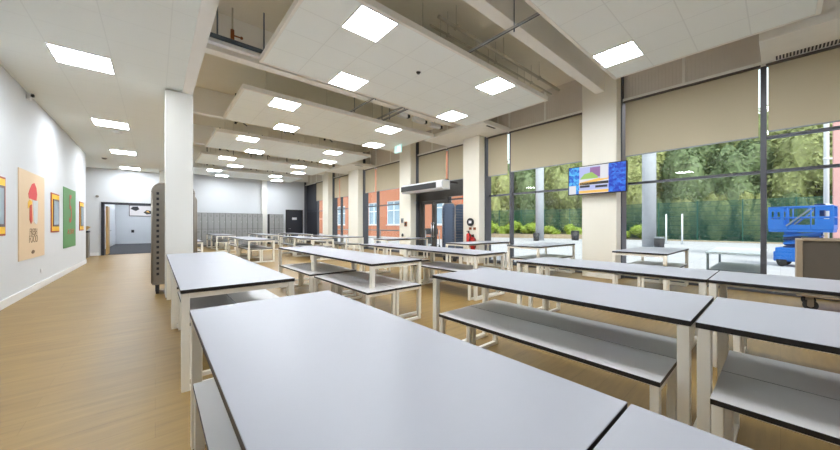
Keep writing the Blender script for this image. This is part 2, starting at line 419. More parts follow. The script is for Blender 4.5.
# ------------------------------------------------------------------ services between the rafts
def strut(x, ya, yb, z, label, rods):
    s = thing('strut_channel', label, 'strut', (x, ya, z), group='strut channels')
    MB().box(-.02, .02, 0, yb - ya, 0, .035, bev=.003).build('channel', 'chrome', s)
    MB().box(-.009, .009, .002, yb - ya - .002, -.002, 0).build('slot', 'steel_dark', s)
    for r in rods: MB().tube((0, r, .03), (0, r, TOP - z), .007, n=8).tube((0, r, -.05), (0, r, .03), .012, n=8).build('threaded_rod', 'tray', s)
strut(4.12, 2.0, 3.62, 4.2, 'slotted strut hung by a rod between the two nearest rafts', [.62])
strut(3.9, 5.85, 7.5, 4.2, 'long pale strut spanning behind the largest ceiling raft', [.3, 1.3])
strut(4.75, 5.85, 7.5, 4.2, 'pale strut beside white boxes behind the largest ceiling raft', [.3, 1.3])
strut(5.0, 5.85, 7.5, 4.25, 'rightmost pale strut beside white boxes behind the largest ceiling raft', [.3, 1.3])
def conduit(x0, x1, y, z, r, label):
    c = thing('conduit_pipe', label, 'pipe', (x0, y, z), group='conduit pipes')
    MB().tube((0, 0, 0), (x1 - x0, 0, 0), r, n=12).build('pipe', 'conduit', c)
    n = 3
    for k in range(n):
        x = (x1 - x0) * (k + .3) / n
        MB().tube((x, 0, 0), (x, 0, TOP - z), .006, n=6).box(x - .02, x + .02, -r - .006, r + .006, -r - .006, r + .006).build('pipe_clip', 'conduit', c)
conduit(3.5, 7.7, 3.62, 4.62, .03, 'thick cream pipe above the largest raft, nearest of three')
conduit(3.5, 7.7, 3.82, 4.58, .02, 'thin cream pipe above the largest raft, middle of three')
conduit(3.5, 7.7, 4.0, 4.54, .025, 'cream pipe above the largest raft, farthest of three')
for k, (x, y, z, w) in enumerate([(5.3, 6.95, 4.28, .3), (5.95, 7.0, 4.28, .42), (6.6, 7.0, 4.26, .42)]):
    b = thing('control_box', ['white control box with grey lid beside the pale struts', 'white control box with black cap between two others', 'white control box nearest the pillar below the beam'][k], 'box', (x, y, z), group='control boxes')
    MB().box(-w / 2, w / 2, -.07, .07, 0, .13, bev=.01).build('case', 'white_plastic', b)
    MB().box(w / 2, w / 2 + .1, -.05, .05, .02, .11, bev=.01).build('cap', 'black', b)
    MB().tube((0, 0, .13), (0, 0, TOP - z), .007, n=6).build('hanger_rod', 'tray', b)
t = thing('cable_tray', 'dark cable tray with white trunking above the bulkhead corner', 'cable tray', (.52, 5.9, 4.24))
tr = MB().box(0, 1.5, 0, .006, 0, .06).box(0, 1.5, .16, .166, 0, .06).box(0, 1.5, 0, .166, 0, .006)
for k in range(10): tr.box(.05 + k * .15, .08 + k * .15, .0, .166, .006, .012)
tr.build('tray', 'tray', t)
MB().box(.1, 1.45, .03, .13, -.07, -.002, bev=.006).build('trunking', 'white_plastic', t)
for k, (x, y) in enumerate([(.25, .08), (.95, .08)]): MB().tube((x, y, 0), (x, y, TOP - 4.24), .012, n=8).build('hanger_rod', 'tray', t)
MB().path([(.0, .05, .03), (.5, .06, .05), (1.0, .1, .04), (1.5, .08, .05)], .018).path([(.0, .11, .03), (.6, .1, .045), (1.5, .12, .03)], .014).build('cables', 'black', t)
t = thing('sprinkler_valve', 'small brown brass valve hanging above the dark cable tray', 'valve', (1.02, 6.2, 4.48))
MB().tube((0, 0, .0), (0, 0, TOP - 4.48 + .01), .014).build('drop_pipe', 'conduit', t)
MB().tube((0, 0, -.02), (0, 0, .14), .03, n=12).tube((-.0, 0, .05), (.14, 0, .05), .012).sphere((.14, 0, .05), .025).build('valve_body', 'copper', t)
# loose black hanger clips dropping behind the further rafts
def wire(x, y, label):
    w = thing('hanging_cable', label, 'cable', (x, y, 4.16), group='loose cables behind rafts')
    MB().path([(0, 0, TOP - 4.16), (.01, 0, .35), (.0, .01, .0), (.12, .03, .1), (.3, .04, -.02)], .016).build('cable', 'black', w)
    MB().tube((0, .0, -.03), (0, .0, .05), .03, n=8).build('clip', 'steel_dark', w)
for k, x in enumerate([1.75, 3.1, 4.4]): wire(x, 10.15, 'loose black cable behind the second raft, %s from the left' % ORD[k])
for k, x in enumerate([1.9, 2.9, 3.4, 4.9, 5.5]): wire(x, 14.1, 'loose black cable behind the third raft, %s from the left' % ORD[k])
for k, x in enumerate([1.9, 3.0, 3.8, 4.6, 5.6]): wire(x, 18.0, 'loose black cable behind the fourth raft, %s from the left' % ORD[k])
# soffit boxes beside the pillars
for k, (ya, yb, xa) in enumerate([(-.72, .22, 7.2), (5.4, 7.9, 6.95), (13.1, 15.9, 6.95)]):
    b = thing('soffit_box', ['white boxed soffit with a slotted grille at the top right window', 'white boxed soffit around the pillar with the fire extinguishers', 'white boxed soffit around the far pillar past the glazed door'][k], 'soffit', (xa, ya, 4.1), group='boxed soffits')
    if k == 0: MB().box(0, 8.3 - xa, 0, yb - ya, 0, .45, bev=.008).build('casing', 'trim', b)
    else:
        pa, pb = PILL[2 if k == 1 else 4]
        c = MB().box(0, 7.83 - xa, 0, yb - ya, 0, .12, bev=.006).box(7.83 - xa, 8.3 - xa, 0, pa - ya - .01, 0, .12).box(7.83 - xa, 8.3 - xa, pb - ya + .01, yb - ya, 0, .12)
        c.build('casing', 'trim', b)
    if k == 0:
        s = MB()
        for j in range(20): s.box(.82, 1.0, .03 + j * .038, .05 + j * .038, -.006, .0)
        s.build('grille', 'steel_dark', b)
    else:
        MB().box(.3, .7, .08, .14, -.006, 0).build('grille', 'steel_dark', b)

# ------------------------------------------------------------------ window wall
def window(n, y0, y1, mull, transoms=(2.19,), zb=0.06, bay_door=None, frame='dark_frame', mw=.075):
    f = MB()
    segs = [y0] + list(mull) + [y1]
    for y, w in [(y0 - .01, .06), (y1 + .01, .06)]: f.box(8.145, 8.46, y - w / 2, y + w / 2, 0, TOP, bev=.004)
    for y, w in [(m, mw) for m in mull]:
        f.box(8.32, 8.46, y - w / 2, y + w / 2, 0, TOP, bev=.004)
    for a, b in zip(segs, segs[1:]):
        if bay_door and abs(a - bay_door[0]) < .01: continue
        f.box(8.34, 8.44, a, b, 0, zb + .04)
        for tz in (transoms if not (n == 2 and a > 0) else transoms[:1]): f.box(8.34, 8.44, a, b, tz - .025, tz + .025)
    f.box(8.34, 8.44, y0, y1, 4.1, 4.16)
    w = structure(f.build('window_%d' % n, frame))
    for a, b in zip(segs, segs[1:]):
        if bay_door and abs(a - bay_door[0]) < .01:
            MB().box(8.387, 8.393, a + mw / 2, b - mw / 2, 2.26, 4.1).build('pane', 'glass', w); continue
        MB().box(8.387, 8.393, a + mw / 2, b - mw / 2, zb + .04, 4.1).build('pane', 'glass', w)
    return w
WIN = [(1, YB, -1.46, [-2.7], None), (2, -.74, 2.39, [.2], None), (3, 3.13, 6.26, [5.42], None), (4, 6.94, 9.75, [8.08], (8.08, 9.75)),
       (5, 10.5, 14.02, [12.98], None), (6, 15.05, 17.62, [16.9], None), (7, 18.4, YF, [20.4], None)]
BL = {2: [(-.74, .14, 2.87), (.26, 2.33, 2.8)], 3: [(3.19, 5.36, 2.84), (5.48, 6.2, 2.8)], 4: [(7.0, 8.0, 2.86), (8.14, 9.7, 2.86)],
      5: [(10.56, 12.9, 2.88), (13.05, 13.95, 2.88)], 6: [(15.1, 16.83, 2.86), (16.96, 17.56, 2.86)], 7: [(18.46, 20.33, 2.86)]}
BLAB = {(2, 0): 'beige roller blind on the window at the right edge of the photo', (2, 1): 'widest beige roller blind, between the wall screen pillar and the black mullion',
        (3, 0): 'beige roller blind on the wide pane left of the screen pillar', (3, 1): 'narrow beige roller blind right beside the pillar with extinguishers',
        (4, 0): 'narrow beige blind left of the pillar with extinguishers', (4, 1): 'beige roller blind above the grey air curtain of the door',
        (5, 0): 'beige roller blind on the window facing the orange brick building', (5, 1): 'narrow beige blind at the far side of the brick view window',
        (6, 0): 'beige roller blind between the two farthest pillars, nearer half', (6, 1): 'beige roller blind between the two farthest pillars, farther half',
        (7, 0): 'farthest beige roller blind beside the dark end frame'}
for n, y0, y1, mull, dr in WIN:
    w = window(n, y0, y1, mull, bay_door=dr, transoms=(2.19, 2.8) if n == 2 else (2.19,))
    if n == 7: MB().box(8.34, 8.42, 20.44, YF - .02, .1, 4.1).build('dark_panel', 'door_dark', w)
    # louvre panels and trim above the blinds
    lv = MB().box(8.28, 8.31, y0, y1, 4.14, TOP)
    k = 0; y = y0
    while y < y1 - .02:
        lv.box(8.27, 8.28, y, y + .012, 4.15, TOP); y += .06
    structure(lv.build('trim_louvre_%d' % n, 'louvre'))
    tm = MB().box(8.2, 8.31, y0, y1, 4.08, 4.14, bev=.003)
    for m in mull + [(y0 + mull[0]) / 2, (y1 + mull[0]) / 2]: tm.box(8.25, 8.3, m - .025, m + .025, 4.14, TOP)
    structure(tm.build('trim_blind_head_%d' % n, 'trim'))
    for j, (a, b, zb) in enumerate(BL.get(n, [])):
        bl = thing('roller_blind', BLAB[(n, j)], 'blind', (8.25, a, zb), group='roller blinds')
        MB().box(-.004, .004, 0, b - a, .02, 4.045 - zb).build('fabric', 'blind', bl)
        MB().box(-.012, .012, 0, b - a, 0, .025, bev=.004).build('bottom_bar', 'rail_grey', bl)
        MB().box(-.06, .06, -.03, b - a + .03, 4.045 - zb, 4.08 - zb, bev=.006).build('cassette', 'blind_box', bl)

# the glazed entrance door in the fourth bay
structure(MB().box(8.3, 8.46, 8.08, 9.75, 2.26, 2.9).box(8.28, 8.48, 8.08, 9.75, 2.2, 2.26).box(8.3, 8.46, 6.94, 8.08, 2.3, 2.9).build('trim_door_head', 'door_frame'))
dd = structure(MB().box(8.3, 8.46, 8.08, 8.2, 0, 2.2).box(8.3, 8.46, 9.6, 9.75, 0, 2.2).build('door_1', 'door_frame'))
for a, b in ((8.2, 8.89), (8.91, 9.6)):
    f = MB().box(8.34, 8.41, a, a + .1, 0, 2.19).box(8.34, 8.41, b - .1, b, 0, 2.19).box(8.34, 8.41, a + .1, b - .1, 0, .22).box(8.34, 8.41, a + .1, b - .1, 2.07, 2.19)
    lf = f.build('leaf_frame', 'door_frame', dd)
    MB().box(8.372, 8.378, a + .1, b - .1, .22, 2.07).build('pane', 'glass', lf)
    hy = b - .05 if a < 8.5 else a + .05
    MB().tube((8.27, hy, .75), (8.27, hy, 1.35), .016).tube((8.27, hy, .8), (8.34, hy, .8), .01).tube((8.27, hy, 1.3), (8.34, hy, 1.3), .01).build('pull_handle', 'chrome', lf)
t = thing('air_curtain', 'grey air curtain with a black intake mounted above the glazed door', 'air curtain', (7.4, 7.5, 2.48))
MB().prism([(0, .06), (0, .24), (.08, .32), (.4, .32), (.4, 0), (.06, 0)], 'y', 0, 2.3).build('casing', 'white_plastic', t)
iv = MB().box(-.008, .0, .28, 2.28, .05, .25)
iv.build('intake_grille', 'black', t)
MB().box(.06, .34, -.006, 0, .05, .28, bev=.002).build('end_cap', 'trim', t)
for y in (.1, 2.0): MB().box(.3, .45, y, y + .2, .31, .37).box(.38, .98, y, y + .06, .25, .31).build('mounting_rail', 'blind_box', t)

# items on the pillars
t = thing('wall_screen', 'blue digital signage screen mounted on the large pillar', 'screen', (7.72, 2.77, 2.29))
t.rotation_euler = (0, math.radians(2), 0)
MB().box(-.02, .04, -.62, .62, -.34, .34, bev=.006).build('bezel', 'black', t)
MB().box(.04, .16, -.15, .15, -.15, .15).build('wall_bracket', 'steel_dark', t)
dp = MB().box(-.024, -.02, -.6, .6, -.32, .32).build('display', 'scr_blue', t)
# seen from the room: +y is on the left
MB().box(-.027, -.024, .36, .6, -.32, .32).build('picture_mosaic_light', 'scr_mosaic_light', dp)
MB().box(-.027, -.024, -.6, -.27, -.32, .32).build('picture_mosaic', 'scr_mosaic_deep', dp)
MB().box(-.027, -.024, -.27, .36, -.32, .32).build('picture_ground', 'scr_white', dp)
MB().box(-.03, -.027, -.27, .36, .02, .3).build('picture_sky', 'scr_sky', dp)
MB().box(-.033, -.03, -.1, .12, .05, .28).build('picture_tower', 'scr_purple', dp)
MB().prism([(.33, .04), (.24, .14), (.08, .17), (-.05, .06), (-.05, .02), (.33, .02)], 'x', -.036, -.033).build('picture_hedge', 'scr_green', dp)
MB().prism([(.36, -.06), (-.27, .05), (-.27, -.02), (.36, -.12)], 'x', -.036, -.033).build('picture_stripe', 'scr_yellow', dp)
MB().box(-.036, -.033, -.27, .34, -.12, -.06).box(-.036, -.033, .12, .34, -.18, -.13).box(-.036, -.033, -.25, .0, -.2, -.15).build('picture_text_block', 'scr_black', dp)
MB().box(-.033, -.03, -.27, .36, -.24, -.13).build('picture_strip', 'scr_sky', dp)
MB().box(-.033, -.03, -.27, .36, -.31, -.25).build('picture_footer', 'scr_yellow', dp)
MB().box(-.039, -.036, -.26, -.1, 0, .3).build('picture_card', 'scr_white', dp)
MB().box(-.033, -.03, .43, .59, -.32, -.12).build('picture_code_card', 'scr_white', dp)
t = thing('wall_clock', 'round black unit with a small white centre on the pillar', 'clock', (7.85, 6.6, 1.33))
MB().tube((0, 0, 0), (-.05, 0, 0), .13, n=28).build('case', 'black', t); MB().box(-.056, -.05, -.07, .05, -.04, .05, bev=.004).build('white_face', 'white_plastic', t)
for k, (y, z, lab) in enumerate([(6.62, .52, 'taller red fire extinguisher hanging on the pillar under the black round unit'), (6.44, .4, 'lower red fire extinguisher with black hose on the pillar')]):
    t = thing('fire_extinguisher', lab, 'fire extinguisher', (7.76, y, z), group='pillar fire extinguishers')
    MB().tube((0, 0, 0), (0, 0, .4), .075, n=16).sphere((0, 0, .4), .075, sc=(1, 1, .6)).build('cylinder', 'red', t)
    MB().tube((0, 0, .43), (0, 0, .52), .025).box(-.08, .03, -.015, .015, .5, .53).build('valve_handle', 'black', t)
    MB().path([(0, -.03, .47), (-.05, -.09, .42), (-.06, -.1, .2), (-.06, -.09, .1)], .012).build('hose', 'black', t)
    MB().box(.07, .09, -.05, .05, .1, .4).build('wall_bracket', 'steel_dark', t)
    tag(MB().box(7.835, 7.85, y - .05, y + .05, 1.08, 1.16, bev=.002).build('sign_plate', 'copper'), ['small tan sign plate above the taller fire extinguisher', 'small tan sign plate above the lower fire extinguisher'][k], 'sign', 'extinguisher sign plates')
for k, (y, z, mm, lab) in enumerate([(10.28, 1.42, 'rail_grey', 'grey card reader plate on the pillar left of the door'), (10.05, 1.28, 'copper', 'small reddish call point on the pillar beside the door')]):
    r = thing(['card_reader', 'call_point'][k], lab, 'switch', (7.853, y, z))
    MB().box(-.03, 0, -.08, .08, -.1, .1, bev=.004).build('plate', mm, r); MB().box(-.036, -.03, -.04, .04, -.05, .05).build('button', 'black', r)
tag(MB().sphere((7.83, 10.25, .82), .07, sc=(.5, 1, 1)).build('wall_socket', 'black'), 'small black round socket low on the pillar beside the door', 'socket')
t = thing('security_camera', 'small white security camera at the top left corner of the door', 'camera', (8.15, 9.78, 2.15))
MB().box(-.12, .05, -.035, .035, -.035, .035, bev=.008).build('body', 'white_plastic', t); MB().tube((-.14, 0, 0), (-.12, 0, 0), .025, n=12).build('lens', 'black', t)
t = thing('exit_sign', 'lit green and white exit sign hanging at the window end of the second raft', 'exit sign', (6.6, 8.9, 3.95))
MB().box(-.02, .02, -.2, .2, -.13, .13, bev=.004).build('case', 'exit', t)
MB().box(-.026, -.02, -.17, .02, -.1, .1).build('lit_panel', 'exit_white', t)
MB().prism([(-.17, 0), (-.08, .08), (-.08, .03), (.0, .03), (.0, -.03), (-.08, -.03), (-.08, -.08)], 'x', -.03, -.026).build('arrow', 'exit_white', t)
MB().tube((0, -.12, .13), (0, -.12, .2), .005).tube((0, .12, .13), (0, .12, .2), .005).build('hanger', 'tray', t)

# far wall: lockers, dark door
def make_locker():
    l = thing('locker', '', 'locker')
    MB().box(0, .292, 0, .45, 0, 1.97, bev=.003).build('body', 'locker_gap', l)
    for k in range(2):
        d = MB().box(.008, .284, -.018, 0, .06 + k * .955, .06 + k * .955 + .94, bev=.004).build('door', 'locker', l)
        v = MB()
        for j in range(4): v.box(.09, .2, -.021, -.018, .8 + k * .955 + j * .03, .808 + k * .955 + j * .03)
        v.build('vent_slots', 'locker_gap', d)
        MB().box(.24, .265, -.032, -.018, .45 + k * .955, .53 + k * .955, bev=.003).build('lock', 'chrome', d)
    return l
lk = freeze(make_locker())
n = 0
for k in range(12):
    place(lk, n == 0, (1.75 + k * .295, YF - .47, 0), 0, 'tall grey locker on the far wall, %s from the left' % ORD[k], 'far wall lockers'); n += 1
for k in range(3):
    place(lk, False, (5.7 + k * .295, YF - .47, 0), 0, 'tall grey locker %s' % ['just right of the far wall pilaster', 'in the middle of the three beside the dark door', 'nearest the dark door on the far wall'][k], 'far wall lockers')
d = structure(MB().box(6.86, 6.93, YF - .06, YF, 0, 2.32).box(7.95, 8.02, YF - .06, YF, 0, 2.32).box(6.86, 8.02, YF - .06, YF, 2.25, 2.32).build('door_2', 'black'))
lf = MB().box(6.93, 7.95, YF - .045, YF - .005, .01, 2.25, bev=.004).build('leaf', 'door_dark', d)
MB().box(7.28, 7.6, YF - .05, YF - .045, 1.62, 1.78).build('sign_plate', 'white_plastic', lf)
MB().tube((7.05, YF - .05, 1.0), (7.05, YF - .1, 1.0), .012).tube((7.05, YF - .1, 1.0), (7.18, YF - .1, 1.0), .012).build('door_handle', 'chrome', lf)

# ------------------------------------------------------------------ left wall graphics
p = thing('wall_poster', 'tall tan poster with a red shape on the left wall', 'poster', (XL, 8.85, 1.4))
MB().box(.002, .012, -.77, .77, -.77, .77).build('sheet', 'tan', p)
MB().prism([(-.24, .3), (.2, .28), (.25, .4), (.2, .52), (.08, .6), (-.06, .57), (-.2, .46), (-.27, .38)], 'x', .012, .016).build('red_shape', 'poster_red', p)
MB().prism([(-.02, .28), (.3, .28), (.27, -.12), (.2, -.16), (.06, -.12)], 'x', .012, .016).build('pale_shape', 'poster_pale', p)
MB().prism([(-.3, .22), (-.2, .28), (-.06, .25), (-.1, .18), (-.3, .12)], 'x', .012, .016).build('yellow_shape', 'poster_yellow', p)
MB().prism([(-.22, .17), (-.1, .2), (-.06, -.1), (-.14, -.15), (-.22, -.08)], 'x', .016, .02).build('orange_stem', 'poster_orange', p)
def wall_text(body, size, mm, y, z, parent, name, sy=1.0):
    o = bpy.data.objects.new(name, text_mesh(body, size, mm)); COL.objects.link(o); o.parent = parent
    # local: text x -> world +y (reads left to right along the wall seen from the room), text y -> z, normal -> +x
    o.matrix_local = Matrix(((0, 0, 1, .014), (1, 0, 0, y), (0, 1, 0, z), (0, 0, 0, 1))) @ Matrix.Diagonal((sy, 1, 1, 1))
    return o
wall_text('FRESH', .17, 'ink', .03, -.3, p, 'lettering', 1.0)
wall_text('FOOD', .19, 'ink', .03, -.43, p, 'lettering', 1.0)
MB().prism([(-.1, -.66), (.0, -.62), (.12, -.65), (.05, -.69), (-.05, -.69)], 'x', .012, .016).build('small_motif', 'ink', p)
p = thing('wall_poster', 'tall green poster with a red motif on the left wall', 'poster', (XL, 12.08, 1.415))
MB().box(.002, .012, -.75, .75, -.755, .755).build('sheet', 'green', p)
wall_text('5', 1.05, 'green_red', .05, .2, p, 'numeral', .75)
wall_text('A DAY', .2, 'green_red', .1, -.36, p, 'lettering', 1.4)
for k, (ya, yb, lab) in enumerate([(6.75, 7.49, 'red and yellow framed wall panel at the left edge of the photo'), (10.16, 10.88, 'red and yellow framed wall panel between the tan and green posters'),
                                   (13.42, 14.1, 'farthest red and yellow framed wall panel, beyond the green poster')]):
    p = thing('notice_panel', lab, 'notice panel', (XL, ya, 1.07), group='red and yellow wall panels')
    w = yb - ya
    MB().box(.002, .014, 0, w, 0, .86, bev=.003).build('frame', 'nb_red', p)
    MB().box(.014, .017, .03, w - .03, .03, .13).box(.014, .017, .03, w - .03, .73, .83).box(.014, .017, .03, .1, .13, .73).build('yellow_band', 'nb_yellow', p)
    MB().box(.014, .022, .13, w - .06, .13, .73, bev=.002).build('inner_frame', 'nb_dark', p)
    MB().box(.022, .025, .19, w - .12, .17, .69).build('display_sheet', 'nb_glass', p)
tag(MB().box(XL, XL + .012, 9.4, 9.47, .3, .37, bev=.003).build('wall_socket', 'white_plastic'), 'small white socket low on the left wall', 'socket')
t = thing('litter_bin', 'tall grey litter bin beside the corridor doorway', 'bin', (-2.12, 17.2, 0))
MB().box(-.2, .2, -.2, .2, 0, .95, bev=.015).build('body', 'steel', t); MB().box(-.21, .21, -.21, .21, .95, 1.02, bev=.01).build('lid', 'steel_dark', t)
MB().prism([(-.15, 1.02), (.12, 1.02), (.24, 1.16), (.16, 1.2), (-.02, 1.1)], 'y', -.1, .1).build('flap', 'oak', t)

# ------------------------------------------------------------------ rack trolleys
def make_rack(panel='steel', strip='steel'):
    r = thing('rack_trolley', '', 'trolley')
    W, D, H = .6, .66, 1.97
    def prof(ins):
        w = W - 2 * ins; pts = [(ins, .2), (ins, H - .16)]
        for k in range(1, 6):
            a = k / 6 * PI / 2; pts.append((ins + .14 * (1 - math.cos(a)), H - .16 + (.16 - ins) * math.sin(a)))
        pts.append((ins + .14, H - ins))
        return pts + [(W - x, z) for x, z in reversed(pts)]
    for y in (0, D - .03):
        MB().prism(prof(.012), 'y', y + .006, y + .024).build('side_panel', panel, r)
        f = MB(); pp = prof(.0)
        f.path([(x, y + .015, z) for x, z in pp], .016, n=8); f.tube((0, y + .015, .2), (W, y + .015, .2), .016)
        f.build('tube_frame', 'steel', r)
    for xa in (.045, W - .105):
        s = MB().box(xa, xa + .06, -.002, .006, .28, 1.82)
        for k in range(16):
            z = .34 + k * .095
            s.box(xa + .012, xa + .048, -.006, .004, z, z + .045, mi=1)
        s.build('slot_strip', [strip, 'steel_dark'], r)
    g = MB()
    for k in range(16):
        z = .34 + k * .095
        g.box(.02, .05, .03, D - .03, z, z + .006); g.box(W - .05, W - .02, .03, D - .03, z, z + .006)
    g.build('tray_runners', 'steel', r)
    MB().box(.0, W, .0, D, .17, .2, bev=.006).build('base', 'steel', r)
    for x in (.07, W - .07):
        for y in (.07, D - .07):
            c = MB().tube((x - .022, y, .075), (x + .022, y, .075), .075, n=18).build('castor_wheel', 'rubber', r)
            MB().box(x - .028, x - .02, y - .03, y + .03, .05, .15).box(x + .02, x + .028, y - .03, y + .03, .05, .15).box(x - .028, x + .028, y - .035, y + .035, .15, .17).build('castor_fork', 'steel_dark', c)
    return r
rk = freeze(make_rack())
place(rk, True, (-.04, 7.17, 0), 0, 'tall steel rack trolley standing left of the white column', 'rack trolleys')
place(rk, False, (.17, 9.3, 0), 0, 'steel rack trolley mostly hidden behind the white column', 'rack trolleys')
rk2 = freeze(make_rack('rack_blue', 'rack_blue'))
place(rk2, True, (7.6, 7.68, 0), -PI / 2, 'blue-grey rack trolley standing between the glazed door and the extinguisher pillar', 'rack trolleys')

# ------------------------------------------------------------------ tables and benches
TL, TW, TH = 1.87, .81, .75
def make_table():
    t = thing('dining_table', '', 'table')
    MB().box(0, TW, 0, TL, TH - .028, TH, mi=1, bev=.0015, top=0).build('table_top', ['top', 'edge'], t)
    for x in (.004, TW - .054):
        for y in (.004, TL - .054): MB().box(x, x + .05, y, y + .05, 0, TH - .028, bev=.003).build('leg', 'frame', t)
    for y in (.009, TL - .049):
        MB().box(.054, TW - .054, y, y + .04, TH - .068, TH - .028).build('end_rail', 'frame', t)
        MB().box(.054, TW - .054, y, y + .04, .0, .035).build('foot_rail', 'frame', t)
    for x in (.12, TW - .15): MB().box(x, x + .03, .049, TL - .049, TH - .06, TH - .028).build('long_rail', 'frame', t)
    return t
BLN, BW, BH = 1.56, .405, .45
def make_bench():
    t = thing('bench', '', 'bench')
    MB().box(0, BW, 0, BLN, BH - .026, BH, mi=1, bev=.0015, top=0).build('seat', ['seat', 'edge'], t)
    for x in (.004, BW - .044):
        for y in (.004, BLN - .044): MB().box(x, x + .04, y, y + .04, 0, BH - .026, bev=.003).build('leg', 'frame', t)
    for y in (.006, BLN - .042):
        MB().box(.044, BW - .044, y, y + .036, BH - .058, BH - .026).build('end_rail', 'frame', t)
        MB().box(.044, BW - .044, y, y + .036, 0, .03).build('foot_rail', 'frame', t)
    for x in (.05, BW - .08): MB().box(x, x + .03, .042, BLN - .042, BH - .05, BH - .026).build('long_rail', 'frame', t)
    return t
tp, bp = freeze(make_table()), freeze(make_bench())
cnt = {'t': 0, 'b': 0}
def put_table(x, y, rz, label, group): place(tp, cnt['t'] == 0, (x, y, 0), rz, label, group); cnt['t'] += 1
def put_bench(x, y, rz, label, group): place(bp, cnt['b'] == 0, (x, y, 0), rz, label, group); cnt['b'] += 1
# (x of the table's left long edge, y of its near end, description, benches' y, bench x offset)
ROWS = [
 (.145, -1.613, 'front table at the bottom edge, beyond the diagonal seam', None, 0),
 (.145, .265, 'large table filling the foreground', .30, -.005),
 (.14, 2.83, 'table left of centre behind the foreground one', 3.04, .06),
 (.14, 4.701, 'aisle table reaching to the white column', 4.9, .06),
 (2.0, -1.60, 'second-row table at lower right, right of the seam', -1.355, -.12),
 (2.0, .288, 'second-row table at right of centre, left of the seam', .384, -.12),
 (2.0, 3.24, 'second-row table in mid photo, nearer of its pair', 3.07, -.16),
 (2.0, 5.115, 'second-row table in mid photo, farther of its pair', 4.80, -.16),
 (3.65, -1.46, 'third-row table at the right edge, before the castor trolley', -1.3, .0),
 (3.65, .418, 'third-row table before the screen pillar', .56, .0),
 (3.93, 3.20, 'third-row table before the glazed door, nearer of its pair', 3.28, -.06),
 (3.93, 5.075, 'third-row table before the glazed door, farther of its pair', 5.13, -.06),
 (.28, 11.2, 'far table just right of the white column', 11.3, .0),
 (.28, 13.08, 'far table hidden behind the white column', 13.1, .0),
 (2.28, 11.2, 'mid-distance table left of centre, end frame facing, nearer of pair', 11.25, .0),
 (2.28, 13.08, 'mid-distance table left of centre, farther of its pair', 13.1, .0),
 (4.15, 10.6, 'third-row table in mid distance, nearer of its pair', 10.75, .0),
 (4.15, 12.48, 'third-row table in mid distance, farther of its pair', 12.6, .0),
 (5.85, 11.4, 'mid-distance table nearest the far windows, nearer of its pair', 11.5, .0),
 (5.85, 13.28, 'mid-distance table nearest the far windows, farther of its pair', 13.35, .0),
 (2.2, 17.4, 'table before the lockers, nearer of its pair', 17.5, .0),
 (2.2, 19.28, 'table before the lockers, farther of its pair', 19.3, .0),
 (4.15, 16.6, 'table before the far pilaster, nearer of its pair', 16.7, .0),
 (4.15, 18.48, 'table before the far pilaster, farther of its pair', 18.5, .0),
 (5.9, 17.0, 'table before the dark far door, nearer of its pair', 17.1, .0),
 (5.9, 18.88, 'table before the dark far door, farther of its pair', 18.9, .0),
]
for x, y, lab, by, bo in ROWS:
    put_table(x, y, 0, 'white ' + lab if not lab.startswith('white') else lab, 'dining tables')
    if by is None: by = y + .1
    put_bench(x + bo, by, 0, 'grey left bench under ' + lab, 'dining benches')
    put_bench(x + bo + BW + .006, by, 0, 'grey right bench under ' + lab, 'dining benches')
# tables set crosswise at the windows (long side away from the camera)
for x, y, lab in [(6.42, 1.22, 'crosswise table at the window right of the screen pillar'), (6.42, 3.47, 'crosswise table at the window left of the screen pillar'),
                  (6.0, 5.13, 'crosswise table in front of the pillar with extinguishers'), (5.9, 8.6, 'crosswise table in front of the glazed door')]:
    put_table(x, y + TW, -PI / 2, 'white ' + lab, 'dining tables')
    for k in range(2):
        put_bench(x + .14, y + TW - k * (BW + .006), -PI / 2, 'grey %s bench under ' % ('rear' if k == 0 else 'front') + lab, 'dining benches')

# trolley with a dark panel at the right edge
t = thing('box_trolley', 'brown open box trolley on castors at the right edge by the window', 'trolley', (7.1, -1.46, 0))
MB().box(.0, .04, .04, 1.26, .3, 1.0, bev=.004).box(.58, .62, .04, 1.26, .3, 1.0).box(.0, .62, .0, .04, .3, 1.0).build('panel', 'cage', t)
MB().box(-.015, .64, 1.25, 1.31, .24, 1.02, bev=.006).build('end_panel', 'cage_trim', t)
MB().box(-.02, .04, .0, 1.25, 1.0, 1.03, bev=.004).box(.58, .64, .0, 1.25, 1.0, 1.03).build('top_rim', 'cage_trim', t)
MB().box(-.015, .64, -.01, 1.31, .2, .27, bev=.008).build('base_frame', 'cage_trim', t)
for x in (.06, .56):
    for y in (.1, 1.18):
        c = MB().tube((x - .02, y, .075), (x + .02, y, .075), .075, n=20).build('castor_wheel', 'rubber', t)
        MB().box(x - .034, x - .022, y - .03, y + .03, .06, .2).box(x + .022, x + .034, y - .03, y + .03, .06, .2).tube((x - .024, y, .075), (x + .024, y, .075), .03, n=12).build('castor_fork', 'steel', c)

